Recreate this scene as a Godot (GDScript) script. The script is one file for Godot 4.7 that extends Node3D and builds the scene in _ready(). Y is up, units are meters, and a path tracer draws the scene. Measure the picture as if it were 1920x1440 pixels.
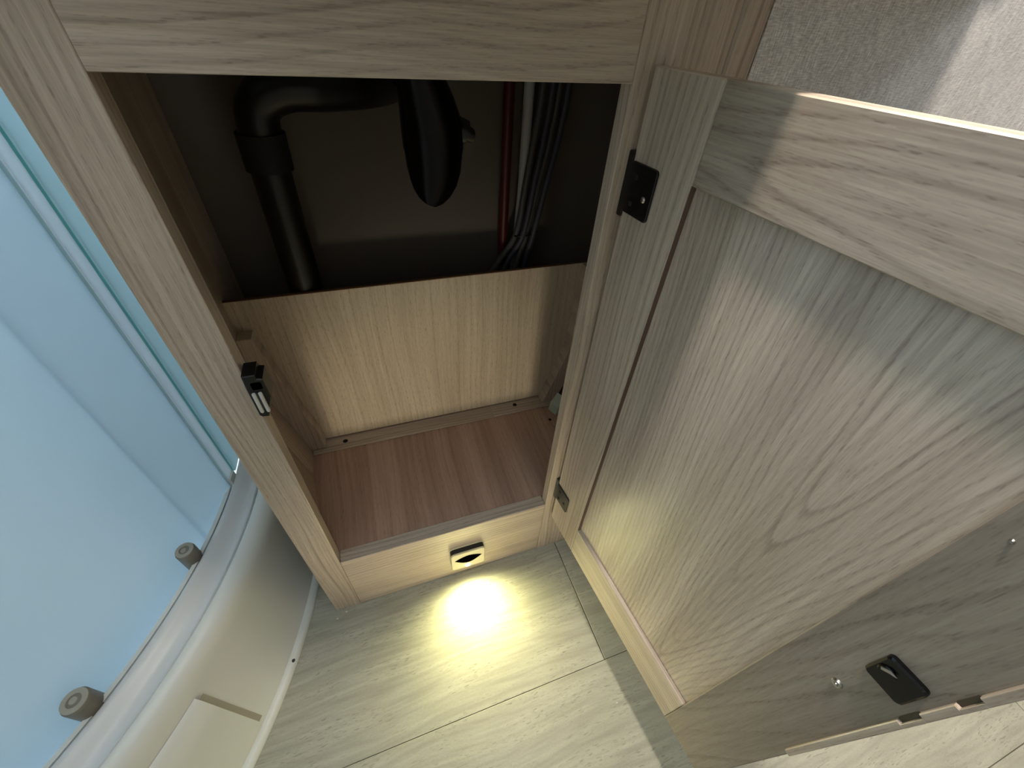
extends Node3D

# ---------------------------------------------------------------- state
var cabinet: Node3D
var M := {}
const TRAY_C := Vector2(-1.006, -0.25)

func _ready():
	# ------------------------------------------------ camera
	var cam := Camera3D.new()
	cam.name = "camera"
	cam.keep_aspect = Camera3D.KEEP_HEIGHT
	cam.fov = 86.156
	cam.near = 0.01
	cam.far = 20.0
	cam.transform = Transform3D(Basis(Vector3(0.9443, 0.0555, 0.3243), Vector3(0.1811, 0.7352, -0.6532), Vector3(-0.2747, 0.6756, 0.6842)).orthonormalized(), Vector3(0, 0.8372, 0.35))
	add_child(cam)
	cam.current = true
	# ------------------------------------------------ environment
	var we := WorldEnvironment.new()
	we.name = "world_environment"
	var e := Environment.new()
	e.background_mode = Environment.BG_COLOR
	e.background_color = Color(0.0, 0.0, 0.0)
	e.tonemap_mode = Environment.TONE_MAPPER_LINEAR
	e.tonemap_exposure = 1.0
	e.sdfgi_enabled = true
	e.ssao_enabled = true
	e.ssil_enabled = true
	we.environment = e
	add_child(we)
	# lamp positions and strengths (the lamps themselves are built further down)
	var wall_lamp_at := Vector3(0.178, 1.36, 0.136)
	var wall_lamp_energy := 1.15
	var fill_downlight_at := Vector3(0.98, 1.96, 0.22)
	var fill_downlight_energy := 1.9
	var fill_panel_energy := 0.42
	var fill_spot_at := Vector3(-0.10, 0.14, 1.15)
	var fill_spot_energy := 0.68
	var window_light_energy := 0.14
	var door_backlight_energy := 3.1
	var kick_led_energy := 0.15

	make_materials()
	build_room()
	build_floor()
	cabinet = Node3D.new()
	cabinet.name = "washroom_cabinet"
	add_child(cabinet)
	tag(cabinet, "pale elm-veneer washroom cupboard standing open under the basin", "cupboard")
	build_carcass()
	build_door()
	build_catch()
	build_worktop()
	build_plumbing()
	build_shower()
	build_kick_light(kick_led_energy)
	build_wall_lamp(wall_lamp_at, wall_lamp_energy)
	build_fill_downlight(fill_downlight_at, fill_downlight_energy)
	build_ceiling_panel("roof_light", "square milky rooflight in the ceiling beyond the open door", "rooflight", Vector3(0.825, 2.04, 0.28), Vector2(0.41, 0.41), window_light_energy, Color(0.95, 0.98, 1.0))
	build_ceiling_panel("fill_panel", "broad oblong luminous panel added on the ceiling as soft fill, out of view", "added light", Vector3(0.02, 2.04, 0.58), Vector2(0.95, 0.62), fill_panel_energy, Color(0.95, 0.98, 1.0))  # added panel, gives soft fill to the shower apron and floor
	build_door_backlight(Vector3(-1.05, 1.75, -0.30), door_backlight_energy)
	build_fill_spot(fill_spot_at, fill_spot_energy)
	build_crumbs()

# ---------------------------------------------------------------- helpers
func tag(o: Node, label := "", category := "", group := "", kind := "") -> void:
	if label: o.set_meta("label", label)
	if category: o.set_meta("category", category)
	if group: o.set_meta("group", group)
	if kind: o.set_meta("kind", kind)

func thing(called: String, label: String, category: String, at := Vector3.ZERO, group := "") -> Node3D:
	var o := Node3D.new()
	o.name = called
	add_child(o, true)
	o.position = at
	tag(o, label, category, group)
	return o

# the first of a kind keeps the plain name, repeats take _001, _002 ...
func numbered(called: String, parent: Node) -> String:
	var n := called
	var k := 0
	while parent.has_node(NodePath(n)):
		k += 1
		n = "%s_%03d" % [called, k]
	return n

func put(called: String, mesh: Mesh, mat: Material, parent: Node, xf := Transform3D.IDENTITY) -> MeshInstance3D:
	var o := MeshInstance3D.new()
	o.name = numbered(called, parent)
	o.mesh = mesh
	o.material_override = mat
	o.transform = xf
	o.cast_shadow = GeometryInstance3D.SHADOW_CASTING_SETTING_ON
	parent.add_child(o, true)
	return o

func at(x: float, y: float, z: float) -> Transform3D:
	return Transform3D(Basis.IDENTITY, Vector3(x, y, z))

func mb() -> SurfaceTool:
	var s := SurfaceTool.new()
	s.begin(Mesh.PRIMITIVE_TRIANGLES)
	return s

# a triangle with the wanted outward normal (front faces run clockwise)
func tri(s: SurfaceTool, p: Array, n: Array, uv: Array) -> void:
	var cr: Vector3 = (p[1] - p[0]).cross(p[2] - p[0])
	var order := [0, 1, 2]
	if cr.dot(n[0] + n[1] + n[2]) > 0.0: order = [0, 2, 1]
	for k in order:
		s.set_normal(n[k])
		s.set_uv(uv[k])
		s.add_vertex(p[k])

func quad(s: SurfaceTool, p: Array, n: Array, uv: Array) -> void:
	tri(s, [p[0], p[1], p[2]], [n[0], n[1], n[2]], [uv[0], uv[1], uv[2]])
	tri(s, [p[0], p[2], p[3]], [n[0], n[2], n[3]], [uv[0], uv[2], uv[3]])

# texture coordinate in metres: the grain runs along v
func grain_uv(p: Vector3, nrm: int, grain: int, off: Vector2) -> Vector2:
	var g := grain
	if nrm == grain: g = 1 if grain != 1 else 0
	var o := 3 - nrm - g
	return Vector2(p[o] + off.x, -p[g] + off.y)

# a board with chamfered edges between two corners
func add_board(s: SurfaceTool, a: Vector3, b: Vector3, grain := 1, off := Vector2.ZERO, bevel := 0.001) -> void:
	var c := (a + b) * 0.5
	var h := ((b - a) * 0.5).abs()
	var bv: float = min(bevel, min(h.x, min(h.y, h.z)) * 0.9)
	for ax in 3:
		var u := (ax + 1) % 3
		var v := (ax + 2) % 3
		for sg in [-1.0, 1.0]:
			var n := Vector3.ZERO
			n[ax] = sg
			var pts := []
			for q in [[-1, -1], [1, -1], [1, 1], [-1, 1]]:
				var p := Vector3.ZERO
				p[ax] = sg * h[ax]
				p[u] = q[0] * (h[u] - bv)
				p[v] = q[1] * (h[v] - bv)
				pts.append(p + c)
			quad(s, pts, [n, n, n, n], [grain_uv(pts[0], ax, grain, off), grain_uv(pts[1], ax, grain, off), grain_uv(pts[2], ax, grain, off), grain_uv(pts[3], ax, grain, off)])
		# chamfers along this axis
		for s1 in [-1.0, 1.0]:
			for s2 in [-1.0, 1.0]:
				var pts := []
				var nn := Vector3.ZERO
				nn[u] = s1
				nn[v] = s2
				nn = nn.normalized()
				for q in [[-1, 0], [1, 0], [1, 1], [-1, 1]]:
					var p := Vector3.ZERO
					p[ax] = q[0] * (h[ax] - bv)
					p[u] = s1 * (h[u] - (bv if q[1] == 1 else 0.0))
					p[v] = s2 * (h[v] - (0.0 if q[1] == 1 else bv))
					pts.append(p + c)
				quad(s, pts, [nn, nn, nn, nn], [grain_uv(pts[0], u, grain, off), grain_uv(pts[1], u, grain, off), grain_uv(pts[2], u, grain, off), grain_uv(pts[3], u, grain, off)])
	for sx in [-1.0, 1.0]:
		for sy in [-1.0, 1.0]:
			for sz in [-1.0, 1.0]:
				var n := Vector3(sx, sy, sz).normalized()
				var p := [c + Vector3(sx * h.x, sy * (h.y - bv), sz * (h.z - bv)), c + Vector3(sx * (h.x - bv), sy * h.y, sz * (h.z - bv)), c + Vector3(sx * (h.x - bv), sy * (h.y - bv), sz * h.z)]
				tri(s, p, [n, n, n], [grain_uv(p[0], 0, grain, off), grain_uv(p[1], 0, grain, off), grain_uv(p[2], 0, grain, off)])

func board(a: Vector3, b: Vector3, grain := 1, off := Vector2.ZERO, bevel := 0.001) -> ArrayMesh:
	var s := mb()
	add_board(s, a, b, grain, off, bevel)
	return s.commit()

# outline (x, y) extruded from z0 to z1 with a chamfer at the z1 side
func add_prism(s: SurfaceTool, outline: PackedVector2Array, z0: float, z1: float, bevel := 0.0, uvoff := Vector2.ZERO) -> void:
	var pts := outline
	if Geometry2D.is_polygon_clockwise(pts): pts.reverse()
	var inner := pts
	if bevel > 0.0:
		var off := Geometry2D.offset_polygon(pts, -bevel)
		inner = shrink(pts, bevel)
	var zb := z1 - bevel
	var sgn: float = sign(z1 - z0)
	if bevel > 0.0 and sgn < 0: zb = z1 + bevel
	var n1 := Vector3(0, 0, sgn)
	var idx := Geometry2D.triangulate_polygon(inner)
	for k in range(0, idx.size(), 3):
		var p := []
		var uv := []
		for j in 3:
			var q := inner[idx[k + j]]
			p.append(Vector3(q.x, q.y, z1))
			uv.append(Vector2(q.x, -q.y) + uvoff)
		tri(s, p, [n1, n1, n1], uv)
	idx = Geometry2D.triangulate_polygon(pts)
	for k in range(0, idx.size(), 3):
		var p := []
		var uv := []
		for j in 3:
			var q := pts[idx[k + j]]
			p.append(Vector3(q.x, q.y, z0))
			uv.append(Vector2(q.x, -q.y) + uvoff)
		tri(s, p, [-n1, -n1, -n1], uv)
	var m := pts.size()
	for k in m:
		var a := pts[k]
		var b := pts[(k + 1) % m]
		var d := (b - a).normalized()
		var n := Vector3(d.y, -d.x, 0)
		var uv := [Vector2(a.x, -a.y) + uvoff, Vector2(b.x, -b.y) + uvoff, Vector2(b.x, -b.y + 0.01) + uvoff, Vector2(a.x, -a.y + 0.01) + uvoff]
		quad(s, [Vector3(a.x, a.y, z0), Vector3(b.x, b.y, z0), Vector3(b.x, b.y, zb), Vector3(a.x, a.y, zb)], [n, n, n, n], uv)
		if bevel > 0.0:
			var ai := inner[k]
			var bi := inner[(k + 1) % m]
			var nb := (n + n1).normalized()
			quad(s, [Vector3(a.x, a.y, zb), Vector3(b.x, b.y, zb), Vector3(bi.x, bi.y, z1), Vector3(ai.x, ai.y, z1)], [nb, nb, nb, nb], uv)

func shrink(pts: PackedVector2Array, d: float) -> PackedVector2Array:
	var r := PackedVector2Array()
	var m := pts.size()
	for k in m:
		var a := (pts[k] - pts[(k + m - 1) % m]).normalized()
		var b := (pts[(k + 1) % m] - pts[k]).normalized()
		var na := Vector2(-a.y, a.x)
		var nb := Vector2(-b.y, b.x)
		var nn := (na + nb)
		var l: float = max(0.3, 1.0 + na.dot(nb))
		r.append(pts[k] + nn * (d / l))
	return r

func prism(outline: PackedVector2Array, z0: float, z1: float, bevel := 0.0, uvoff := Vector2.ZERO) -> ArrayMesh:
	var s := mb()
	add_prism(s, outline, z0, z1, bevel, uvoff)
	return s.commit()

func round_rect(x0: float, y0: float, x1: float, y1: float, r: float, n := 5) -> PackedVector2Array:
	var o := PackedVector2Array()
	var cs := [Vector2(x1 - r, y0 + r), Vector2(x1 - r, y1 - r), Vector2(x0 + r, y1 - r), Vector2(x0 + r, y0 + r)]
	for k in 4:
		for j in n + 1:
			var t := deg_to_rad(-90.0 + 90.0 * k + 90.0 * j / n)
			o.append(cs[k] + Vector2(cos(t), sin(t)) * r)
	return o

func circle(c: Vector2, r: float, n := 24) -> PackedVector2Array:
	var o := PackedVector2Array()
	for k in n: o.append(c + Vector2(cos(TAU * k / n), sin(TAU * k / n)) * r)
	return o

# lathed profile of (radius, height) about y
func lathe(prof: Array, n := 28) -> ArrayMesh:
	var s := mb()
	add_lathe(s, prof, n)
	return s.commit()

func add_lathe(s: SurfaceTool, prof: Array, n := 28, xf := Transform3D.IDENTITY) -> void:
	for j in prof.size() - 1:
		var a: Vector2 = prof[j]
		var b: Vector2 = prof[j + 1]
		var d := (b - a)
		if d.length() < 1e-7: continue
		d = d.normalized()
		var nn := Vector2(d.y, -d.x)
		for k in n:
			var t0 := TAU * k / n
			var t1 := TAU * (k + 1) / n
			var f := func(q: Vector2, t: float) -> Vector3: return xf * Vector3(q.x * cos(t), q.y, q.x * sin(t))
			var g := func(t: float) -> Vector3: return (xf.basis * Vector3(nn.x * cos(t), nn.y, nn.x * sin(t))).normalized()
			var uv := Vector2.ZERO
			quad(s, [f.call(a, t0), f.call(a, t1), f.call(b, t1), f.call(b, t0)], [g.call(t0), g.call(t1), g.call(t1), g.call(t0)], [uv, uv, uv, uv])

# tube along points with a radius at each point, closed round ends
func add_tube(s: SurfaceTool, path: Array, radii: Array, n := 20, caps := true) -> void:
	var fr := []
	var up := Vector3(0, 0, 1)
	for k in path.size():
		var d: Vector3 = (path[min(k + 1, path.size() - 1)] - path[max(k - 1, 0)]).normalized()
		if abs(d.dot(up)) > 0.98: up = Vector3(1, 0, 0)
		var x := up.cross(d).normalized()
		var y := d.cross(x).normalized()
		up = y
		fr.append([x, y, d])
	for k in path.size() - 1:
		for j in n:
			var p := []
			var nn := []
			for q in [[k, j], [k, j + 1], [k + 1, j + 1], [k + 1, j]]:
				var t: float = TAU * q[1] / n
				var dir: Vector3 = fr[q[0]][0] * cos(t) + fr[q[0]][1] * sin(t)
				p.append(path[q[0]] + dir * radii[q[0]])
				nn.append(dir)
			var uv := Vector2.ZERO
			quad(s, p, nn, [uv, uv, uv, uv])
	if caps:
		for e in [0, path.size() - 1]:
			var d: Vector3 = fr[e][2] * (-1.0 if e == 0 else 1.0)
			for j in n:
				var t0 := TAU * j / n
				var t1 := TAU * (j + 1) / n
				var p := [path[e], path[e] + (fr[e][0] * cos(t0) + fr[e][1] * sin(t0)) * radii[e], path[e] + (fr[e][0] * cos(t1) + fr[e][1] * sin(t1)) * radii[e]]
				tri(s, p, [d, d, d], [Vector2.ZERO, Vector2.ZERO, Vector2.ZERO])

func tube(path: Array, radii: Array, n := 20) -> ArrayMesh:
	var s := mb()
	add_tube(s, path, radii, n)
	return s.commit()

func smooth_path(pts: Array, n := 8) -> Array:
	var o := []
	for k in pts.size() - 1:
		var a: Vector3 = pts[max(k - 1, 0)]
		var b: Vector3 = pts[k]
		var c: Vector3 = pts[k + 1]
		var d: Vector3 = pts[min(k + 2, pts.size() - 1)]
		for j in n: o.append(b.cubic_interpolate(c, a, d, float(j) / n))
	o.append(pts[-1])
	return o

func same(r: float, n: int) -> Array:
	var o := []
	for k in n: o.append(r)
	return o

# ---------------------------------------------------------------- textures and materials
func noise(seed_: int, freq := 1.0, oct := 3) -> FastNoiseLite:
	var n := FastNoiseLite.new()
	n.seed = seed_
	n.noise_type = FastNoiseLite.TYPE_SIMPLEX_SMOOTH
	n.frequency = freq
	n.fractal_type = FastNoiseLite.FRACTAL_FBM if oct > 1 else FastNoiseLite.FRACTAL_NONE
	n.fractal_octaves = oct
	return n

# wood veneer, sx by sy metres. flame: [axis u, tip v, steepness, ring spacing] (v runs down) or empty for quarter-sawn grain
func wood_image(w: int, h: int, sx: float, sy: float, seed_: int, dark: Color, light: Color, opt := {}) -> Image:
	var flame: Array = opt.get("flame", [])
	var contrast: float = opt.get("contrast", 1.0)
	var pore: float = opt.get("pore", 1.0)
	var band: float = opt.get("band", 1.0)
	var wav: float = opt.get("wave", 1.0)
	var spacing: float = opt.get("spacing", 0.0075)
	var n1 := noise(seed_, 1.0, 2)
	var n2 := noise(seed_ + 7, 1.0, 1)
	var n3 := noise(seed_ + 13, 1.0, 2)
	var n4 := noise(seed_ + 29, 1.0, 1)
	var n5 := noise(seed_ + 41, 1.0, 1)
	var data := PackedByteArray()
	data.resize(w * h * 3)
	var i := 0
	for y in h:
		var v := sy * y / h
		for x in w:
			var u := sx * x / w
			var warp := n1.get_noise_2d(u * 5.0, v * 1.6) * 0.012 * wav
			var ring := 0.0
			if flame.is_empty():
				ring = (u + warp) / spacing
			else:
				var du: float = u - flame[0] + warp * 0.7
				ring = (flame[1] - v - flame[2] * (sqrt(du * du + 0.00012) - 0.011)) / flame[3] + n1.get_noise_2d(u * 9.0 + 50.0, v * 4.0) * 0.5
			# saw-like growth rings: a slow rise and a darker late-wood line
			var fr: float = ring - floor(ring)
			var rid: float = floor(ring)
			var st := 0.5 + 0.5 * n2.get_noise_2d(rid * 3.7, v * 0.7)
			var late: float = clampf((fr - 0.55) / 0.33, 0.0, 1.0) * clampf((1.0 - fr) / 0.12, 0.0, 1.0) * st
			var fine := n3.get_noise_2d(u * 900.0 + ring * 0.6, v * 14.0)
			var mid := n4.get_noise_2d((u + warp) * 210.0, v * 3.0)
			var broad := n2.get_noise_2d((u + warp) * 22.0, v * 1.3 + 9.0)
			var pr := n5.get_noise_2d((u + warp * 0.5) * 1300.0, v * 70.0)
			var pd: float = clampf((pr - 0.45) * 4.0, 0.0, 1.0) * (0.35 + late)
			var t := 0.60 - late * 0.50 * contrast + fine * 0.20 + mid * 0.18 * contrast + broad * 0.16 * band - pd * 0.5 * pore
			t = clampf(t, 0.0, 1.0)
			var c := dark.lerp(light, t)
			data[i] = int(c.r * 255.0)
			data[i + 1] = int(c.g * 255.0)
			data[i + 2] = int(c.b * 255.0)
			i += 3
	return Image.create_from_data(w, h, false, Image.FORMAT_RGB8, data)

func image_material(im: Image, sx: float, sy: float, rough: float, spec := 0.5, bump := 0.0) -> StandardMaterial3D:
	var m := StandardMaterial3D.new()
	im.generate_mipmaps()
	m.albedo_texture = ImageTexture.create_from_image(im)
	m.uv1_scale = Vector3(1.0 / sx, 1.0 / sy, 1)
	m.roughness = rough
	m.metallic_specular = spec
	if bump > 0.0:
		var g: Image = im.duplicate()
		g.clear_mipmaps()
		g.convert(Image.FORMAT_RGBA8)
		g.bump_map_to_normal_map(bump)
		g.generate_mipmaps()
		m.normal_enabled = true
		m.normal_texture = ImageTexture.create_from_image(g)
		m.normal_scale = 1.0
	return m

func plain(c: Color, rough := 0.5, metal := 0.0, spec := 0.5) -> StandardMaterial3D:
	var m := StandardMaterial3D.new()
	m.albedo_color = c
	m.roughness = rough
	m.metallic = metal
	m.metallic_specular = spec
	return m

func make_materials() -> void:
	var dk := Color(0.590, 0.525, 0.465)
	var lt := Color(0.850, 0.790, 0.715)
	M.elm = image_material(wood_image(1024, 900, 0.5, 0.9, 11, dk, lt), 0.5, 0.9, 0.33, 0.5, 0.22)
	# door panel: cathedral figure, tips pointing down
	M.flame = image_material(wood_image(640, 1000, 0.28, 0.56, 23, dk, lt, {"flame": [0.203, 0.45, 10.0, 0.058], "pore": 1.0, "contrast": 0.95, "band": 1.3}), 0.28, 0.56, 0.33, 0.5, 0.22)
	M.stile_shaded = image_material(wood_image(400, 900, 0.25, 0.9, 44, dk.darkened(0.26), lt.darkened(0.24), {"flame": [0.05, 0.45, 8.0, 0.09], "wave": 1.2, "contrast": 0.7}), 0.25, 0.9, 0.35, 0.5, 0.22)  # shade on the free stile put into a darker veneer colour
	# figured rail veneer (wide wavy figure)
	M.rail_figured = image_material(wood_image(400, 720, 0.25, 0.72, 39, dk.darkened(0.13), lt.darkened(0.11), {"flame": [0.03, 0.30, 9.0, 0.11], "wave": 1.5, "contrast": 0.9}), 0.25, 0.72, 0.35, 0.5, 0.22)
	M.figured = image_material(wood_image(500, 900, 0.25, 0.9, 37, dk, lt, {"flame": [0.02, 0.35, 9.0, 0.10], "wave": 1.4, "contrast": 0.9}), 0.25, 0.9, 0.35, 0.5, 0.22)
	# fine pale printed foil on the loose back panel
	M.foil = image_material(wood_image(1024, 640, 0.7, 0.36, 51, Color(0.66, 0.59, 0.50), Color(0.90, 0.84, 0.75), {"contrast": 0.55, "pore": 1.6, "spacing": 0.012}), 0.7, 0.36, 0.34, 0.5, 0.2)
	M.cupboard_floor = image_material(wood_image(640, 512, 0.6, 0.4, 67, Color(0.60, 0.475, 0.41), Color(0.79, 0.66, 0.575), {"contrast": 0.7, "spacing": 0.016, "band": 1.6}), 0.6, 0.4, 0.5, 0.4)
	M.plank = image_material(plank_image(1900, 600, 1.3, 0.33, 81), 1.3, 0.33, 0.40, 0.32, 1.2)
	M.linen = image_material(linen_image(1280, 420, 0.52, 0.17, 5), 0.52, 0.17, 0.85, 0.2, 1.0)
	M.board_edge = plain(Color(0.42, 0.29, 0.20), 0.8)
	M.raw_edge = plain(Color(0.40, 0.315, 0.27), 0.8)  # brown that stands in for shade on the door rebate's side
	M.black = plain(Color(0.025, 0.025, 0.028), 0.38)
	M.black_gloss = plain(Color(0.012, 0.012, 0.014), 0.22)
	M.black_matte = plain(Color(0.03, 0.03, 0.03), 0.75)
	M.soot = plain(Color(0.02, 0.018, 0.016), 1.0, 0.0, 0.0)
	M.trap_black = plain(Color(0.010, 0.010, 0.011), 0.24, 0.0, 0.35)
	M.slot_shade = plain(Color(0.30, 0.265, 0.20), 0.8)
	M.steel = plain(Color(0.75, 0.74, 0.72), 0.28, 1.0)
	M.dark_steel = plain(Color(0.30, 0.30, 0.31), 0.38, 0.85)
	M.roller_white = plain(Color(0.80, 0.79, 0.76), 0.35)
	M.cream = plain(Color(0.80, 0.76, 0.64), 0.4)
	M.shower_white = plain(Color(0.86, 0.86, 0.85), 0.32, 0.0, 0.5)
	M.apron = plain(Color(0.89, 0.89, 0.86), 0.40)
	M.trim_white = plain(Color(0.86, 0.86, 0.83), 0.4)
	M.ice = plain(Color(0.78, 0.85, 0.89), 0.38)
	M.ice.backlight_enabled = true
	M.ice.backlight = Color(0.90, 0.95, 0.98)
	M.ice_pale = plain(Color(0.72, 0.80, 0.83), 0.35)
	M.ice_pale.backlight_enabled = true
	M.ice_pale.backlight = Color(0.84, 0.91, 0.93)
	M.teal = plain(Color(0.48, 0.68, 0.67), 0.3)
	M.teal.backlight_enabled = true
	M.teal.backlight = Color(0.55, 0.75, 0.74)
	M.seal = plain(Color(0.86, 0.88, 0.90), 0.35)
	M.seal.backlight_enabled = true
	M.seal.backlight = Color(0.90, 0.93, 0.95)
	M.seal_grey = plain(Color(0.72, 0.78, 0.79), 0.4)
	M.seal_grey.backlight_enabled = true
	M.seal_grey.backlight = Color(0.75, 0.82, 0.83)
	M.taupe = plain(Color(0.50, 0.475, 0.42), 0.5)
	M.taupe_pale = plain(Color(0.66, 0.635, 0.57), 0.5)
	M.red = plain(Color(0.30, 0.03, 0.03), 0.45)
	M.pipe_white = plain(Color(0.72, 0.72, 0.72), 0.5)
	M.hose = plain(Color(0.28, 0.27, 0.28), 0.5)
	M.sleeve = plain(Color(0.22, 0.22, 0.27), 0.5)
	M.plaster = plain(Color(0.40, 0.37, 0.34), 0.9)
	M.room_white = plain(Color(0.62, 0.605, 0.58), 0.8)
	M.bracket_pale = plain(Color(0.66, 0.70, 0.64), 0.5)
	M.amber = plain(Color(0.42, 0.28, 0.12), 0.6)
	M.worktop = plain(Color(0.80, 0.79, 0.76), 0.35)
	M.crumb = plain(Color(0.85, 0.84, 0.80), 0.8)
	M.screw_hole = plain(Color(0.05, 0.02, 0.02), 0.8)
	M.subfloor = plain(Color(0.12, 0.10, 0.08), 0.9)

# vinyl plank print: length along u, soft mottled streaks and short embossed dashes
func plank_image(w: int, h: int, sx: float, sy: float, seed_: int) -> Image:
	var n1 := noise(seed_, 1.0, 3)
	var n2 := noise(seed_ + 3, 1.0, 1)
	var n3 := noise(seed_ + 5, 1.0, 2)
	var dark := Color(0.530, 0.515, 0.455)
	var light := Color(0.735, 0.722, 0.652)
	var data := PackedByteArray()
	data.resize(w * h * 3)
	var i := 0
	for y in h:
		var v := sy * y / h
		for x in w:
			var u := sx * x / w
			var wv := n2.get_noise_2d(u * 4.0, v * 5.0) * 0.006
			var a := n1.get_noise_2d(u * 3.6, (v + wv) * 55.0)
			var b := n3.get_noise_2d(u * 12.0, (v + wv) * 150.0)
			var c := n2.get_noise_2d(u * 60.0, (v + wv) * 520.0)
			var dash: float = clampf((c - 0.5) * 5.0, 0.0, 1.0) * clampf(0.3 + a * 2.0 + n2.get_noise_2d(u * 9.0, v * 20.0), 0.0, 1.0)
			var f := n3.get_noise_2d(u * 150.0 + 7.0, v * 700.0)
			var t: float = clampf(0.64 + a * 0.28 + b * 0.16 + f * 0.12 - dash * 0.50, 0.0, 1.0)
			var col := dark.lerp(light, t)
			data[i] = int(col.r * 255.0)
			data[i + 1] = int(col.g * 255.0)
			data[i + 2] = int(col.b * 255.0)
			i += 3
	return Image.create_from_data(w, h, false, Image.FORMAT_RGB8, data)

func linen_image(w: int, h: int, sx: float, sy: float, seed_: int) -> Image:
	var n1 := noise(seed_, 1.0, 2)
	var n2 := noise(seed_ + 3, 1.0, 2)
	var n3 := noise(seed_ + 9, 1.0, 2)
	var dark := Color(0.66, 0.65, 0.655)
	var light := Color(0.98, 0.97, 0.96)
	var data := PackedByteArray()
	data.resize(w * h * 3)
	var i := 0
	for y in h:
		var v := sy * y / h
		for x in w:
			var u := sx * x / w
			var a := n1.get_noise_2d(u * 1100.0, v * 60.0)
			var b := n2.get_noise_2d(u * 80.0, v * 1100.0)
			var c := n3.get_noise_2d(u * 30.0, v * 14.0)
			var t: float = clampf(0.58 + a * 0.55 + b * 0.42 + c * 0.10, 0.0, 1.0)
			var col := dark.lerp(light, t)
			data[i] = int(col.r * 255.0)
			data[i + 1] = int(col.g * 255.0)
			data[i + 2] = int(col.b * 255.0)
			i += 3
	return Image.create_from_data(w, h, false, Image.FORMAT_RGB8, data)

# ---------------------------------------------------------------- the room
func struct_(called: String, mesh: Mesh, mat: Material, label := "") -> MeshInstance3D:
	var o := put(called, mesh, mat, self)
	tag(o, label, "", "", "structure")
	return o

func build_room() -> void:
	# linen-papered wall to the right of the cabinet, flush with its front
	struct_("wall_back", board(Vector3(0.3385, 0.0, -0.03), Vector3(1.35, 2.04, 0.0), 1, Vector2.ZERO, 0.0002), M.linen, "grey linen-textured wall panel beside the open cupboard door")
	struct_("wall_back_upper", board(Vector3(-0.173, 0.907, -0.03), Vector3(0.3385, 2.04, 0.0), 1, Vector2.ZERO, 0.0002), M.linen)
	struct_("wall_right", board(Vector3(1.35, 0.0, -0.03), Vector3(1.39, 2.04, 1.19), 1), M.room_white)
	struct_("wall_front", board(Vector3(-1.64, 0.0, 1.15), Vector3(1.35, 2.04, 1.19), 1), M.room_white)
	struct_("wall_left", board(Vector3(-1.68, 0.0, -1.0), Vector3(-1.64, 2.04, 1.19), 1), M.room_white)
	struct_("wall_shower", board(Vector3(-1.64, 0.0, -1.0), Vector3(-0.23, 2.04, -0.96), 1), M.room_white)
	struct_("ceiling", board(Vector3(-1.68, 2.04, -1.0), Vector3(1.39, 2.08, 1.19), 1), M.room_white)
	struct_("wall_divider", board(Vector3(-0.246, 0.20, -0.958), Vector3(-0.234, 2.038, -0.150), 1), M.room_white)
	# plumbing void behind the cabinet
	struct_("wall_void", board(Vector3(-0.26, 0.0, -0.41), Vector3(0.64, 2.04, -0.385), 1), M.plaster, "dim buff wall behind the drain pipes in the cupboard")

func build_floor() -> void:
	var f := struct_("floor", board(Vector3(-1.68, -0.05, -1.0), Vector3(1.39, -0.004, 1.19), 0), M.subfloor, "pale grey-beige wood-effect vinyl floor planks")
	var rows := [[-0.10, 0.2247, [-1.2, 0.2655, 1.34]], [0.2253, 0.5452, [-0.9, 0.92, 1.34]], [0.5460, 0.866, [-1.2, 0.30, 1.34]], [0.867, 1.149, [-1.2, 0.7, 1.34]]]
	var k := 0
	for r in rows:
		for j in r[2].size() - 1:
			var a := Vector3(r[2][j] + 0.0006, -0.0055, r[0])
			var b := Vector3(r[2][j + 1] - 0.0006, 0.0, r[1])
			var s := mb()
			add_board_flat(s, a, b, 0.0007, Vector2([0.40, 0.0, 0.22, 0.1, 0.5, 0.3, 0.0, 0.2][k], 0.0))
			put("plank", s.commit(), M.plank, f)
			k += 1

# plank: like a board but its print always starts at the plank's own edge
func add_board_flat(s: SurfaceTool, a: Vector3, b: Vector3, bevel: float, off: Vector2) -> void:
	var t := mb()
	var y := b.y
	var p := [Vector3(a.x + bevel, y, a.z + bevel), Vector3(b.x - bevel, y, a.z + bevel), Vector3(b.x - bevel, y, b.z - bevel), Vector3(a.x + bevel, y, b.z - bevel)]
	var q := [Vector3(a.x, y - bevel, a.z), Vector3(b.x, y - bevel, a.z), Vector3(b.x, y - bevel, b.z), Vector3(a.x, y - bevel, b.z)]
	var uvf := func(v: Vector3) -> Vector2: return Vector2(v.x + off.x, v.z - a.z + 0.002)
	var up := Vector3.UP
	quad(s, p, [up, up, up, up], [uvf.call(p[0]), uvf.call(p[1]), uvf.call(p[2]), uvf.call(p[3])])
	var ns := [Vector3(0, 1, -1), Vector3(1, 1, 0), Vector3(0, 1, 1), Vector3(-1, 1, 0)]
	for k in 4:
		var j := (k + 1) % 4
		var n: Vector3 = ns[k].normalized()
		quad(s, [q[k], q[j], p[j], p[k]], [n, n, n, n], [uvf.call(q[k]), uvf.call(q[j]), uvf.call(p[j]), uvf.call(p[k])])
		var m := Vector3(n.x, 0, n.z).normalized()
		var d := Vector3(0, a.y - (y - bevel), 0)
		quad(s, [q[k] + d, q[j] + d, q[j], q[k]], [m, m, m, m], [uvf.call(q[k]), uvf.call(q[j]), uvf.call(q[j]), uvf.call(q[k])])

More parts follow.
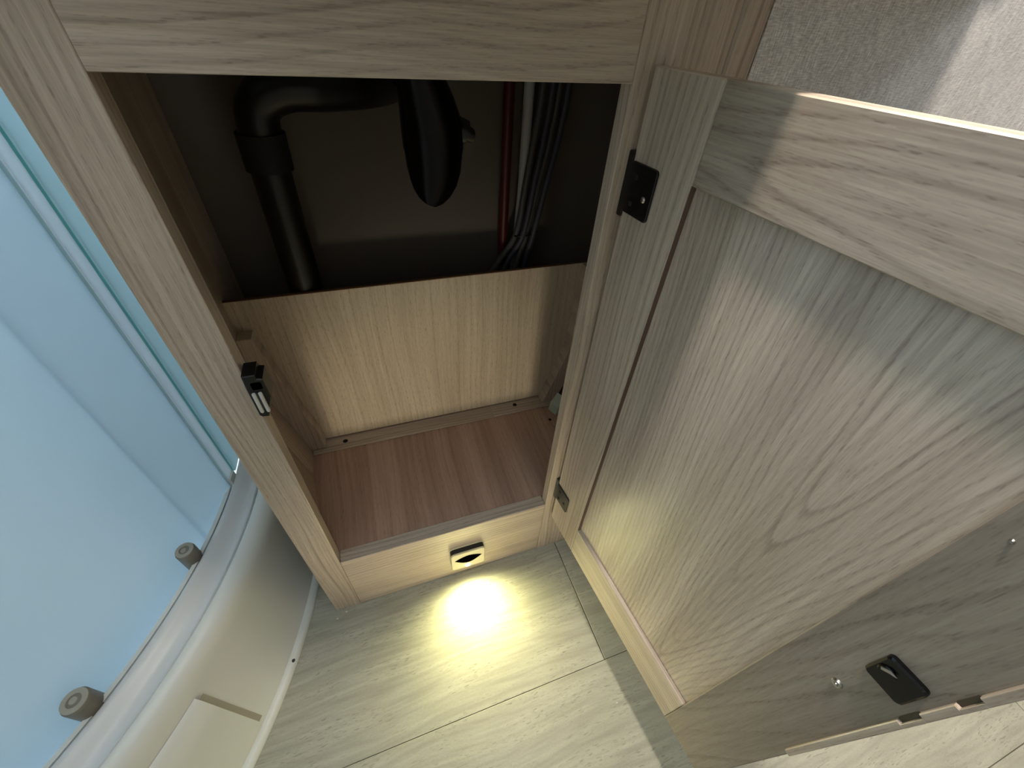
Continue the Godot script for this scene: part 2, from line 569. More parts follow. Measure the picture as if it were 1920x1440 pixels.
# ---------------------------------------------------------------- cupboard carcass
func build_carcass() -> void:
	var c := cabinet
	# face frame
	put("stile", board(Vector3(-0.1733, 0.0, -0.020), Vector3(-0.1310, 0.873, 0.0), 1, Vector2(0.31, 0.9), 0.0006), M.elm, c)
	put("stile", board(Vector3(0.2244, 0.0, -0.017), Vector3(0.3085, 0.873, 0.0), 1, Vector2(0.02, 0.9), 0.0005), M.elm, c)
	put("edge_post", board(Vector3(0.3089, 0.0, -0.030), Vector3(0.3380, 0.873, 0.0015), 1, Vector2(0.12, 0.9), 0.0030), M.elm, c)
	put("top_rail", board(Vector3(-0.1308, 0.7970, -0.018), Vector3(0.2242, 0.873, 0.0), 0, Vector2(-0.72, 0.35), 0.0005), M.figured, c)
	put("kick_board", board(Vector3(-0.1308, 0.001, -0.022), Vector3(0.2242, 0.1693, 0.0), 0, Vector2(0.1, 0.4), 0.0010), M.elm, c)
	# floor of the cupboard
	put("cupboard_floor", board(Vector3(-0.176, 0.150, -0.300), Vector3(0.372, 0.1660, -0.0225), 2, Vector2(0.176, 0.0), 0.0006), M.cupboard_floor, c)
	var bs := put("back_strip", board(Vector3(-0.172, 0.1662, -0.2715), Vector3(0.352, 0.1690, -0.2370), 0, Vector2(0.1, 0.2), 0.0006), M.elm, c)
	for h in [Vector2(-0.1115, -0.2556), Vector2(0.255, -0.2589)]:
		put("screw_hole", lathe([Vector2(0.0, 0.0006), Vector2(0.0042, 0.0006), Vector2(0.0048, 0.0)], 16), M.screw_hole, bs, at(h.x, 0.1690, h.y))
	put("screw_hole", lathe([Vector2(0.0, 0.0006), Vector2(0.003, 0.0006), Vector2(0.0035, 0.0)], 14), M.screw_hole, c, at(0.3165, 0.1661, -0.1964))
	# loose back panel with a raw brown top edge
	var bp := put("back_panel", board(Vector3(-0.225, 0.1695, -0.2775), Vector3(0.392, 0.4965, -0.2720), 1, Vector2(0.23, 0.51), 0.0003), M.foil, c)
	put("raw_edge", board(Vector3(-0.225, 0.4966, -0.2775), Vector3(0.392, 0.4980, -0.2719), 0, Vector2.ZERO, 0.0002), M.board_edge, bp)
	# slanting battens at both ends of the back panel
	var bl := PackedVector2Array([Vector2(-0.1755, 0.1692), Vector2(-0.1480, 0.1692), Vector2(-0.1500, 0.216), Vector2(-0.1640, 0.2794), Vector2(-0.1808, 0.3922), Vector2(-0.190, 0.4450), Vector2(-0.2220, 0.4450), Vector2(-0.2200, 0.360), Vector2(-0.2066, 0.3013), Vector2(-0.1920, 0.2581)])
	put("batten", prism(bl, -0.2718, -0.248, 0.0008, Vector2(0.4, 0.6)), M.elm, c)
	var br := PackedVector2Array([Vector2(0.318, 0.1692), Vector2(0.352, 0.1692), Vector2(0.392, 0.300), Vector2(0.392, 0.4960), Vector2(0.372, 0.4960), Vector2(0.362, 0.3080)])
	put("batten", prism(br, -0.2718, -0.248, 0.0008, Vector2(0.2, 0.6)), M.elm, c)
	# side panels: upper part upright, lower part leaning in along the shower tray
	var s := mb()
	side_sheet(s, [[Vector3(-0.1560, 0.8735, -0.0205), Vector3(-0.205, 0.8735, -0.19), Vector3(-0.215, 0.8735, -0.2985), Vector3(-0.215, 0.8735, -0.384)],
		[Vector3(-0.1560, 0.34, -0.0205), Vector3(-0.205, 0.34, -0.19), Vector3(-0.2150, 0.34, -0.2985), Vector3(-0.215, 0.34, -0.384)],
		[Vector3(-0.1500, 0.1662, -0.0205), Vector3(-0.1720, 0.1662, -0.19), Vector3(-0.1730, 0.1662, -0.2985), Vector3(-0.1730, 0.1662, -0.384)]], Vector3(-0.010, 0, 0))
	put("side_panel", s.commit(), M.elm, c)
	s = mb()
	side_sheet(s, [[Vector3(0.31, 0.8735, -0.031), Vector3(0.50, 0.8735, -0.19), Vector3(0.57, 0.8735, -0.300), Vector3(0.57, 0.8735, -0.384)],
		[Vector3(0.31, 0.34, -0.031), Vector3(0.44, 0.34, -0.19), Vector3(0.57, 0.34, -0.300), Vector3(0.57, 0.34, -0.384)],
		[Vector3(0.308, 0.1662, -0.031), Vector3(0.35, 0.1662, -0.19), Vector3(0.375, 0.1662, -0.300), Vector3(0.375, 0.1662, -0.384)]], Vector3(0.010, 0, 0))
	put("side_panel", s.commit(), M.elm, c)
	# small fittings inside
	var cb := PackedVector2Array([Vector2(0.0, 0.0), Vector2(0.030, 0.0), Vector2(0.030, 0.030), Vector2(0.022, 0.038), Vector2(0.004, 0.020)])
	var k := put("corner_bracket", prism(cb, -0.012, 0.012, 0.002), M.bracket_pale, c, Transform3D(Basis(Vector3.UP, deg_to_rad(20.0)), Vector3(0.318, 0.1900, -0.196)))
	tag(k, "pale plastic corner bracket")

# a sheet through rows of points, thickened along t
func side_sheet(s: SurfaceTool, rows: Array, t: Vector3) -> void:
	for r in rows.size() - 1:
		for k in rows[0].size() - 1:
			var p := [rows[r][k], rows[r][k + 1], rows[r + 1][k + 1], rows[r + 1][k]]
			var n: Vector3 = (p[1] - p[0]).cross(p[3] - p[0]).normalized()
			if n.dot(t) > 0: n = -n
			var uv := []
			for q in p: uv.append(Vector2(q.z, -q.y))
			quad(s, p, [n, n, n, n], uv)
			var b := []
			for q in p: b.append(q + t)
			quad(s, b, [-n, -n, -n, -n], uv)
	var m: int = rows[0].size() - 1
	var loops := [[rows[0], Vector3.UP], [rows[-1], Vector3.DOWN]]
	for l in loops:
		for k in m:
			var a: Vector3 = l[0][k]
			var b: Vector3 = l[0][k + 1]
			quad(s, [a, b, b + t, a + t], [l[1], l[1], l[1], l[1]], [Vector2(a.z, -a.y), Vector2(b.z, -b.y), Vector2(b.z, -b.y), Vector2(a.z, -a.y)])
	for r in rows.size() - 1:
		for e in [[0, Vector3(0, 0, 1)], [m, Vector3(0, 0, -1)]]:
			var a: Vector3 = rows[r][e[0]]
			var b: Vector3 = rows[r + 1][e[0]]
			quad(s, [a, b, b + t, a + t], [e[1], e[1], e[1], e[1]], [Vector2(a.x, -a.y), Vector2(b.x, -b.y), Vector2(b.x, -b.y), Vector2(a.x, -a.y)])

# ---------------------------------------------------------------- the open door
func build_door() -> void:
	var bx := Vector3(0.0950, 0, 0.99548).normalized()
	var bz := bx.cross(Vector3.UP).normalized()
	var xf := Transform3D(Basis(bx, Vector3.UP, bz), Vector3(0.2378, 0, 0.006))
	# the door in its own axes: x from the hinges to the free edge, y up, z out of the inner face
	var d := put("cabinet_door", board(Vector3(0.0705, 0.2040, -0.0130), Vector3(0.3290, 0.7470, -0.0058), 1, Vector2(-0.0700, 0.7480), 0.0003), M.flame, cabinet, xf)
	put("outer_skin", board(Vector3(0.0006, 0.1356, -0.0225), Vector3(0.3905, 0.8094, -0.0131), 1, Vector2(0.05, 0.88), 0.001), M.elm, d)
	put("hinge_stile", board(Vector3(0.0, 0.1350, -0.0131), Vector3(0.0733, 0.8100, 0.0), 1, Vector2(0.205, 0.88), 0.0010), M.elm, d)
	put("rebate_shade", board(Vector3(0.0733, 0.2075, -0.0055), Vector3(0.0739, 0.7430, -0.0002), 1, Vector2.ZERO, 0.0001), M.raw_edge, d)  # brown strip paints the unlit side of the rebate
	put("free_stile", board(Vector3(0.3262, 0.1350, -0.0131), Vector3(0.3910, 0.8100, 0.0), 1, Vector2(-0.255, 0.87), 0.0010), M.stile_shaded, d)
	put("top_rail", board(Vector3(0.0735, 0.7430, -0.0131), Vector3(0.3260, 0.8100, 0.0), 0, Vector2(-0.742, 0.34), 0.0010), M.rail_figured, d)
	put("bottom_rail", board(Vector3(0.0735, 0.1350, -0.0131), Vector3(0.3260, 0.2075, 0.0), 0, Vector2(0.2, 0.36), 0.0010), M.elm, d)
	# raised lip along the free edge with two notches
	var s := mb()
	var cuts := [[0.362, 0.508], [0.5275, 0.5565], [0.5735, 0.806]]
	for q in cuts: add_board(s, Vector3(0.3868, q[0], -0.004), Vector3(0.3918, q[1], 0.0032), 1, Vector2(0.1, 0.9), 0.0006)
	for q in [[0.5078, 0.5277], [0.5563, 0.5737]]: add_board(s, Vector3(0.3893, q[0], -0.004), Vector3(0.3918, q[1], 0.0032), 1, Vector2(0.1, 0.9), 0.0003)
	var lip := put("edge_lip", s.commit(), M.elm, d)
	for q in [[0.5078, 0.5277], [0.5563, 0.5737]]: put("notch_shade", prism(round_rect(0.3862, q[0], 0.3895, q[1], 0.0012, 3), -0.001, 0.0007, 0.0), M.slot_shade, lip)  # dark inserts stand in for the shade inside the notches
	# latch plate with a raised boss
	s = mb()
	add_prism(s, round_rect(0.3572, 0.5188, 0.3808, 0.5468, 0.0035), 0.0, 0.0042, 0.0012)
	add_prism(s, circle(Vector2(0.3640, 0.5340), 0.0052, 20), 0.004, 0.0056, 0.0008)
	put("latch_plate", s.commit(), M.black_gloss, d)
	s = mb()
	add_prism(s, PackedVector2Array([Vector2(0.3600, 0.5360), Vector2(0.3635, 0.5395), Vector2(0.3680, 0.5392), Vector2(0.3648, 0.5372), Vector2(0.3612, 0.5340)]), 0.0056, 0.0064, 0.0002)
	put("latch_tongue", s.commit(), M.steel, d)
	put("stud_screw", lathe([Vector2(0.0, 0.0030), Vector2(0.0014, 0.0030), Vector2(0.0016, 0.0022), Vector2(0.0030, 0.0020), Vector2(0.0036, 0.0010), Vector2(0.0038, 0.0)], 14), M.steel, d, Transform3D(Basis(Vector3.RIGHT, PI / 2), Vector3(0.3602, 0.4812, 0.0)))
	put("pin", lathe([Vector2(0.0, 0.0010), Vector2(0.0008, 0.0010), Vector2(0.0013, 0.0)], 12), M.steel, d, Transform3D(Basis(Vector3.RIGHT, PI / 2), Vector3(0.3378, 0.6601, 0.0)))
	# hinges
	hinge(d, 0.7000, 0.7436, M.black)
	hinge(d, 0.2035, 0.2435, M.dark_steel)

func hinge(d: Node, y0: float, y1: float, mat: Material) -> void:
	var s := mb()
	add_prism(s, round_rect(0.0004, y0, 0.0365, y1, 0.0035), 0.0, 0.0022, 0.0007)
	# knuckle round the door's edge and a leaf towards the frame
	add_prism(s, round_rect(-0.0062, y0 - 0.006, 0.0012, y1 + 0.007, 0.002), -0.0045, 0.0016, 0.0006)
	var h := put("hinge", s.commit(), mat, d)
	for p in [Vector2(0.0270, (y0 + y1) * 0.5 - 0.004)]:
		put("hinge_screw", lathe([Vector2(0.0, 0.0014), Vector2(0.0016, 0.0012), Vector2(0.0028, 0.0)], 16), M.steel if mat == M.black else M.black, h, Transform3D(Basis(Vector3.RIGHT, PI / 2), Vector3(p.x, p.y, 0.0022)))
	for p in [Vector2(0.0110, y1 - 0.011), Vector2(0.0110, y0 + 0.010)]:
		put("hinge_rivet", lathe([Vector2(0.0, 0.0006), Vector2(0.0022, 0.0005), Vector2(0.0027, 0.0)], 16), M.black_matte, h, Transform3D(Basis(Vector3.RIGHT, PI / 2), Vector3(p.x, p.y, 0.0022)))

# ---------------------------------------------------------------- roller catch on the left stile
func build_catch() -> void:
	var o := thing("roller_catch", "black roller catch with two bright metal rollers on the left stile", "door catch")
	var s := mb()
	var front := PackedVector2Array([Vector2(-0.1307, 0.5234), Vector2(-0.1287, 0.5212), Vector2(-0.1226, 0.5204), Vector2(-0.1169, 0.5354), Vector2(-0.1137, 0.5444), Vector2(-0.1140, 0.5686), Vector2(-0.1184, 0.5697), Vector2(-0.1188, 0.5745), Vector2(-0.1300, 0.5745), Vector2(-0.1307, 0.5600)])
	add_prism(s, front, -0.012, 0.0095, 0.0010)
	# foot screwed to the inner edge of the stile
	add_board(s, Vector3(-0.1308, 0.5120, -0.0190), Vector3(-0.1272, 0.5660, -0.0015), 1, Vector2.ZERO, 0.0008)
	put("catch_body", s.commit(), M.black, o)
	put("pocket", prism(round_rect(-0.1255, 0.5575, -0.1165, 0.5660, 0.0015, 3), 0.0093, 0.0098, 0.0), M.soot, o)
	for x in [-0.1261, -0.1205]:
		put("roller", tube([Vector3(x, 0.5290, 0.0105), Vector3(x, 0.5300, 0.0108), Vector3(x, 0.5535, 0.0108), Vector3(x, 0.5545, 0.0105)], [0.0013, 0.0018, 0.0018, 0.0013], 14), M.roller_white, o)
	put("spring", board(Vector3(-0.1246, 0.5330, 0.0092), Vector3(-0.1222, 0.5540, 0.0108), 1, Vector2.ZERO, 0.0004), M.dark_steel, o)

# ---------------------------------------------------------------- washbasin worktop (casts the shade over the cupboard front)
func build_worktop() -> void:
	var p := PackedVector2Array()
	for q in [Vector2(-0.172, 0.385), Vector2(0.3375, 0.385), Vector2(0.3375, 0.0), Vector2(0.573, 0.0), Vector2(0.44, -0.060), Vector2(0.25, -0.1345), Vector2(0.10, -0.128), Vector2(0.02, -0.105), Vector2(-0.02, -0.062), Vector2(-0.06, -0.032), Vector2(-0.172, -0.022)]:
		p.append(q)
	var xf := Transform3D(Basis(Vector3.RIGHT, Vector3(0, 0, -1), Vector3.UP), Vector3.ZERO)
	var o := thing("washbasin_worktop", "white bow-fronted washbasin worktop resting on the cupboard", "worktop")
	put("top_board", prism(p, 0.8745, 0.9045, 0.002), M.worktop, o, xf)
	put("upstand", board(Vector3(-0.172, 0.9047, 0.0005), Vector3(0.57, 0.925, 0.012), 0), M.worktop, o)

# ---------------------------------------------------------------- pipes in the void
func build_plumbing() -> void:
	var o := thing("sink_drain", "glossy black plastic drain trap and waste pipe hanging behind the back panel", "drain")
	# bottle-shaped trap
	var s := mb()
	var zt := -0.17
	var path := [Vector3(0.080, 0.873, zt), Vector3(0.081, 0.800, zt), Vector3(0.0830, 0.778, zt), Vector3(0.0875, 0.758, zt), Vector3(0.0915, 0.738, zt), Vector3(0.0920, 0.715, zt), Vector3(0.0918, 0.7125, zt), Vector3(0.0912, 0.6950, zt), Vector3(0.0895, 0.6800, zt), Vector3(0.0870, 0.6680, zt), Vector3(0.0850, 0.6590, zt), Vector3(0.0835, 0.6545, zt), Vector3(0.0825, 0.6525, zt)]
	add_tube(s, path, [0.021, 0.022, 0.0245, 0.0295, 0.0335, 0.0335, 0.0325, 0.0310, 0.0275, 0.0220, 0.0150, 0.0085, 0.0005], 36)
	put("trap", s.commit(), M.trap_black, o)
	s = mb()
	add_tube(s, [Vector3(0.115, 0.7340, zt), Vector3(0.1295, 0.7290, zt), Vector3(0.1300, 0.7288, zt), Vector3(0.1365, 0.7262, zt), Vector3(0.1390, 0.7255, zt)], [0.014, 0.013, 0.0085, 0.0075, 0.0045], 20)
	put("trap_cap", s.commit(), M.black, o)
	s = mb()
	var wp := smooth_path([Vector3(0.075, 0.785, -0.20), Vector3(0.045, 0.762, -0.27), Vector3(-0.010, 0.752, -0.300), Vector3(-0.060, 0.750, -0.302), Vector3(-0.090, 0.735, -0.302), Vector3(-0.0985, 0.705, -0.302), Vector3(-0.1000, 0.64, -0.302), Vector3(-0.1020, 0.486, -0.302), Vector3(-0.104, 0.27, -0.302)], 8)
	add_tube(s, wp, same(0.0245, wp.size()), 24)
	put("waste_pipe", s.commit(), M.black, o)
	s = mb()
	add_tube(s, [Vector3(-0.0985, 0.706, -0.302), Vector3(-0.0995, 0.664, -0.302)], [0.0285, 0.0285], 24)
	put("pipe_collar", s.commit(), M.black_matte, o)

	var zp := -0.355
	s = mb()
	add_tube(s, [Vector3(0.2430, 0.8735, zp), Vector3(0.2430, 0.757, zp), Vector3(0.2425, 0.53, zp), Vector3(0.2420, 0.21, zp)], same(0.0085, 4), 18)
	tag(put("water_pipe", s.commit(), M.red, self), "dark red upright water pipe on the wall behind the cupboard", "pipe")
	s = mb()
	add_tube(s, [Vector3(0.2755, 0.8735, zp), Vector3(0.2750, 0.757, zp), Vector3(0.2745, 0.60, zp), Vector3(0.2700, 0.50, zp), Vector3(0.262, 0.21, zp)], same(0.0080, 5), 18)
	tag(put("water_pipe", s.commit(), M.pipe_white, self), "pale grey upright water pipe right of the red pipe", "pipe")
	# bundled hoses drawn together by a tie
	var starts := [Vector3(0.292, 0.872, -0.335), Vector3(0.306, 0.872, -0.330), Vector3(0.320, 0.872, -0.338), Vector3(0.332, 0.872, -0.332)]
	var ends := [Vector3(0.172, 0.40, -0.320), Vector3(0.205, 0.39, -0.322), Vector3(0.238, 0.38, -0.324), Vector3(0.265, 0.37, -0.326)]
	var labels := ["leftmost dark hose of the tied bundle, fanning furthest left below the tie", "second dark hose from the left in the bundle beside the pale pipe", "third dark hose from the left in the bundle beside the pale pipe", "rightmost dark hose of the tied bundle, hanging straightest below the tie"]
	for k in 4:
		var a: Vector3 = starts[k]
		var t := Vector3(0.2600 + 0.0100 * k, 0.535, -0.334 + 0.008 * (k % 2))
		var pth := smooth_path([a, Vector3(a.x - 0.003, 0.76, a.z), Vector3(a.x - 0.010, 0.69, a.z), Vector3(lerpf(a.x, t.x, 0.62), 0.62, t.z), t, Vector3(lerpf(t.x, ends[k].x, 0.4), 0.485, -0.328), ends[k], ends[k] + Vector3(-0.01, -0.12, 0)], 7)
		s = mb()
		add_tube(s, pth, same(0.0055, pth.size()), 14)
		tag(put("hose", s.commit(), M.hose if k % 2 == 0 else M.sleeve, self), labels[k], "hose", "hoses tied together beside the pipes")
	s = mb()
	var ring := []
	for k in 25:
		var t := TAU * k / 24
		ring.append(Vector3(0.2755 + cos(t) * 0.0195, 0.535 + cos(t) * 0.002, -0.332 + sin(t) * 0.0095))
	add_tube(s, ring, same(0.0016, 25), 8)
	add_board(s, Vector3(0.292, 0.5335, -0.3285), Vector3(0.300, 0.542, -0.3215), 1, Vector2.ZERO, 0.001)
	tag(put("cable_tie", s.commit(), M.black, self), "black cable tie cinched round the bundle of hoses", "cable tie")

# ---------------------------------------------------------------- shower
func ray2(th: float, r: float, y: float) -> Vector3:
	return Vector3(TRAY_C.x + r * cos(th), y, TRAY_C.y + r * sin(th))

# sweep of a profile of [base radius, change per degree, height] round the tray centre
func sweep(s: SurfaceTool, prof: Array, a0: float, a1: float, steps: int, closed := false) -> void:
	var m := prof.size()
	var cnt := m if closed else m - 1
	var P := func(j: int, deg: float) -> Vector3:
		var q: Array = prof[j % m]
		return ray2(deg_to_rad(deg), q[0] + q[1] * deg, q[2])
	for k in steps:
		var d0 := lerpf(a0, a1, float(k) / steps)
		var d1 := lerpf(a0, a1, float(k + 1) / steps)
		for j in cnt:
			var nn := []
			var pts := [P.call(j, d0), P.call(j, d1), P.call(j + 1, d1), P.call(j + 1, d0)]
			# smooth normals across shallow corners, crisp ones at sharp corners
			var base := []
			for jj in [j - 1, j, j + 1]:
				if (jj < 0 or jj >= cnt) and not closed:
					base.append(Vector2.ZERO)
					continue
				var q0: Array = prof[(jj + m) % m]
				var q1: Array = prof[(jj + 1 + m) % m]
				var dd := Vector2(q1[0] - q0[0], q1[2] - q0[2]).normalized()
				base.append(Vector2(-dd.y, dd.x))
			var na: Vector2 = base[1]
			if base[0].dot(base[1]) > 0.6: na = (base[0] + base[1]).normalized()
			var nb: Vector2 = base[1]
			if base[2].dot(base[1]) > 0.6: nb = (base[2] + base[1]).normalized()
			for q in [[na, d0], [na, d1], [nb, d1], [nb, d0]]:
				var t := deg_to_rad(q[1])
				nn.append(Vector3(q[0].x * cos(t), q[0].y, q[0].x * sin(t)))
			var uv := Vector2.ZERO
			quad(s, pts, nn, [uv, uv, uv, uv])

# thin curved sheet standing upright
func curved_sheet(r: float, dr: float, th: float, y0: float, y1: float, a0: float, a1: float, steps: int) -> ArrayMesh:
	var s := mb()
	# profile runs so that its left-hand normal points out
	sweep(s, [[r - th, dr, y0], [r - th, dr, y1], [r, dr, y1], [r, dr, y0]], a0, a1, steps, true)
	for e in [[a0, -1.0], [a1, 1.0]]:
		var t := deg_to_rad(e[0])
		var n: Vector3 = Vector3(-sin(t), 0, cos(t)) * e[1]
		var uv := Vector2.ZERO
		var ro: float = r + dr * e[0]
		quad(s, [ray2(t, ro - th, y0), ray2(t, ro, y0), ray2(t, ro, y1), ray2(t, ro - th, y1)], [n, n, n, n], [uv, uv, uv, uv])
	return s.commit()

func build_shower() -> void:
	var o := thing("shower_tray", "white curved quadrant shower tray with a raised rim beside the cupboard", "shower tray", Vector3.ZERO)
	var A0 := -14.0
	var A1 := 84.0
	# apron with its rounded upper roll
	var s := mb()
	sweep(s, [[0.741, -0.0003, 0.120], [0.7420, -0.0003, 0.1590], [0.7440, -0.00032, 0.1640], [0.7480, -0.0004, 0.1680], [0.7540, -0.0005, 0.1697], [0.7610, -0.0006, 0.1685], [0.7680, -0.0006, 0.1650], [0.7740, -0.00065, 0.1590], [0.7780, -0.0006, 0.1510], [0.7800, -0.0005, 0.1400], [0.7825, -0.0003, 0.120], [0.7880, -0.0001, 0.090], [0.7960, 0.0002, 0.050], [0.8040, 0.0004, 0.018], [0.8070, 0.0005, 0.009], [0.8070, 0.0005, 0.0005]], A0, A1, 70)
	put("apron", s.commit(), M.apron, o)
	s = mb()
	sweep(s, [[0.8060, 0.0005, 0.0092], [0.8120, 0.0005, 0.0088], [0.8170, 0.0005, 0.0068], [0.8192, 0.0005, 0.003], [0.8195, 0.0005, 0.0003]], A0, A1, 70)
	put("floor_flange", s.commit(), M.trim_white, o)
	s = mb()
	# track rail inside the groove: lip, valley and shoulder
	sweep(s, [[0.690, -0.0005, 0.060], [0.7005, -0.0005, 0.1600], [0.7010, -0.0005, 0.1680], [0.7025, -0.0005, 0.1712], [0.7050, -0.00047, 0.1722], [0.7085, -0.00045, 0.1712], [0.7150, -0.0004, 0.1675], [0.7220, -0.00038, 0.1625], [0.7290, -0.00035, 0.1592], [0.7340, -0.00033, 0.1592], [0.7375, -0.0003, 0.1605], [0.7392, -0.0003, 0.1585], [0.7395, -0.0003, 0.120]], A0, A1, 70)
	put("track_rail", s.commit(), M.shower_white, o)
	s = mb()
	sweep(s, [[0.10, 0.0, 0.050], [0.55, 0.0, 0.055], [0.660, -0.0005, 0.058], [0.6905, -0.0005, 0.062]], A0, A1, 50)
	put("tray_floor", s.commit(), M.shower_white, o)
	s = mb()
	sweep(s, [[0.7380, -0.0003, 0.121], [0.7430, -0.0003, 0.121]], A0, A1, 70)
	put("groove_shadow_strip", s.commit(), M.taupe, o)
	# access panel set into the apron
	s = mb()
	var pr := []
	for q in [[0.1290, 0.7814, -0.0003], [0.095, 0.7872, -0.0001], [0.060, 0.7940, 0.00015], [0.016, 0.8045, 0.0004]]:
		pr.append([q[1] + 0.0050, q[2], q[0]])
	sweep(s, [[0.7805, -0.0004, 0.1330]] + pr + [[0.8035, 0.0004, 0.0140]], 28.0, 60.0, 20)
	for e in [28.0, 60.0]:
		var t := deg_to_rad(e)
		var n := Vector3(sin(t), 0, -cos(t)) * (1.0 if e < 40.0 else -1.0)
		for j in 3:
			var q0: Array = pr[j]
			var q1: Array = pr[j + 1]
			var ra: float = q0[0] + q0[1] * e
			var rb: float = q1[0] + q1[1] * e
			var uv := Vector2.ZERO
			quad(s, [ray2(t, ra, q0[2]), ray2(t, rb, q1[2]), ray2(t, rb - 0.008, q1[2]), ray2(t, ra - 0.008, q0[2])], [n, n, n, n], [uv, uv, uv, uv])
	put("access_panel", s.commit(), M.apron, o)
	s = mb()
	var gp := []
	for q in pr: gp.append([q[0] - 0.0036, q[1], q[2]])
	sweep(s, gp, 27.45, 28.02, 2)
	sweep(s, [[0.7806, -0.0004, 0.1300], [0.7800, -0.0004, 0.1318]], 28.6, 60.0, 20)
	put("panel_shade_strip", s.commit(), M.taupe_pale, o)  # taupe strips paint the soft shade along the access panel's edges
	# screws on the floor flange
	for deg in [9.6, 22.2]:
		put("flange_screw", lathe([Vector2(0.0, 0.0016), Vector2(0.0020, 0.0012), Vector2(0.0030, 0.0)], 14), M.dark_steel, o, Transform3D(Basis.IDENTITY, ray2(deg_to_rad(deg), 0.8140 + 0.0005 * deg, 0.0076)))

	var d := thing("shower_door", "curved milky pale blue shower door with upright seal beside the cupboard stile", "shower door")
	put("door_panel", curved_sheet(0.6660, -0.0005, 0.005, 0.100, 2.036, 10.0, 84.0, 66), M.ice, d)
	put("seal_strip", curved_sheet(0.7000, -0.0005, 0.004, 0.1735, 2.036, 1.75, 3.40, 4), M.seal, d)
	put("seal_channel", curved_sheet(0.6985, -0.0005, 0.004, 0.150, 2.036, 3.40, 3.85, 3), M.seal_grey, d)
	put("panel_edge", curved_sheet(0.7185, -0.00575, 0.005, 0.110, 2.036, 3.87, 10.0, 8), M.ice, d)
	put("gasket", curved_sheet(0.6985, -0.0005, 0.006, 0.1735, 2.036, 1.10, 1.75, 3), M.teal, d)
	put("seal_foot", curved_sheet(0.7035, -0.0005, 0.016, 0.1690, 0.1850, 1.9, 3.6, 3), M.trim_white, d)
	put("fixed_panel", curved_sheet(0.7010, -0.0005, 0.005, 0.1725, 2.036, -13.5, 1.10, 12), M.ice_pale, d)
	put("bottom_bead", curved_sheet(0.6985, -0.0005, 0.006, 0.150, 0.1690, 3.8, 84.0, 60), M.trim_white, d)
	# two door carriers between panel and rail
	for q in [[Vector2(14.6, 0.6790), 0.194, 0.0135], [Vector2(30.6, 0.6700), 0.196, 0.0150]]:
		var t := deg_to_rad(q[0].x)
		var r: float = q[2]
		var xf := Transform3D(Basis(Vector3.UP, -t), ray2(t, q[0].y, 0.0))
		var cr := put("door_carrier", lathe([Vector2(r, 0.060), Vector2(r, q[1] - 0.003), Vector2(r - 0.002, q[1]), Vector2(0.0, q[1])], 28), M.taupe, d, xf)
		var ring := mb()
		add_lathe(ring, [Vector2(r * 0.92, 0.0), Vector2(r * 0.90, 0.0012), Vector2(r * 0.52, 0.0014), Vector2(r * 0.50, 0.0)], 26)
		put("carrier_cap", ring.commit(), M.taupe_pale, cr, at(0, q[1], 0))
		put("carrier_screw", lathe([Vector2(0.0, 0.0010), Vector2(r * 0.26, 0.0008), Vector2(r * 0.30, 0.0)], 18), M.taupe_pale, cr, at(-r * 0.10, q[1], 0))

# ---------------------------------------------------------------- lamps
func build_kick_light(energy: float) -> void:
	var o := thing("kick_light", "small square cream LED night light with dark eye on the kick board", "night light", Vector3(0.0745, 0.0, 0.0))
	put("housing", prism(round_rect(-0.0315, 0.0460, 0.0315, 0.1050, 0.007), 0.0003, 0.0098, 0.0), M.black, o)
	put("back_plate", prism(round_rect(-0.0325, 0.0450, 0.0325, 0.1065, 0.008), 0.0001, 0.0016, 0.0005), M.cream, o)
	var s := mb()
	add_prism(s, round_rect(-0.0320, 0.0455, 0.0320, 0.1045, 0.0075, 7), 0.0098, 0.0130, 0.0012)
	put("face_plate", s.commit(), M.cream, o)
	# dark eye-shaped sensor window
	var eye := PackedVector2Array()
	for k in 13:
		var t := float(k) / 12
		eye.append(Vector2(-0.0250 + 0.050 * t, 0.0815 - 0.0165 * sin(PI * t)))
	for k in range(1, 12):
		var t := 1.0 - float(k) / 12
		eye.append(Vector2(-0.0250 + 0.050 * t, 0.0815 + 0.0095 * sin(PI * t)))
	put("sensor_window", prism(eye, 0.0126, 0.0139, 0.0003), M.soot, o)
	var led := StandardMaterial3D.new()
	led.albedo_color = Color(1, 1, 1)
	led.emission_enabled = true
	led.emission = Color(1.0, 0.97, 0.86)
	led.emission_energy_multiplier = 3.0
	put("led", lathe([Vector2(0.0, 0.0022), Vector2(0.0030, 0.0020), Vector2(0.0048, 0.0012), Vector2(0.0055, 0.0)], 20), led, o, Transform3D(Basis(Vector3.RIGHT, PI / 2), Vector3(-0.0015, 0.0535, 0.0131)))
	var l := SpotLight3D.new()
	l.name = "led_light"
	l.light_color = Color(1.0, 0.985, 0.73)
	l.light_energy = energy
	l.light_size = 0.004
	l.spot_range = 4.0
	l.spot_attenuation = 2.0
	l.spot_angle = 88.0
	l.spot_angle_attenuation = 1.0
	l.shadow_enabled = true
	l.transform = Transform3D(Basis.looking_at(Vector3(0.0, -0.16, 0.987)), Vector3(-0.0015, 0.0520, 0.0175))
	o.add_child(l)

func glow(c: Color, k: float) -> StandardMaterial3D:
	var m := StandardMaterial3D.new()
	m.albedo_color = Color(0.9, 0.9, 0.9)
	m.emission_enabled = true
	m.emission = c
	m.emission_energy_multiplier = k
	return m

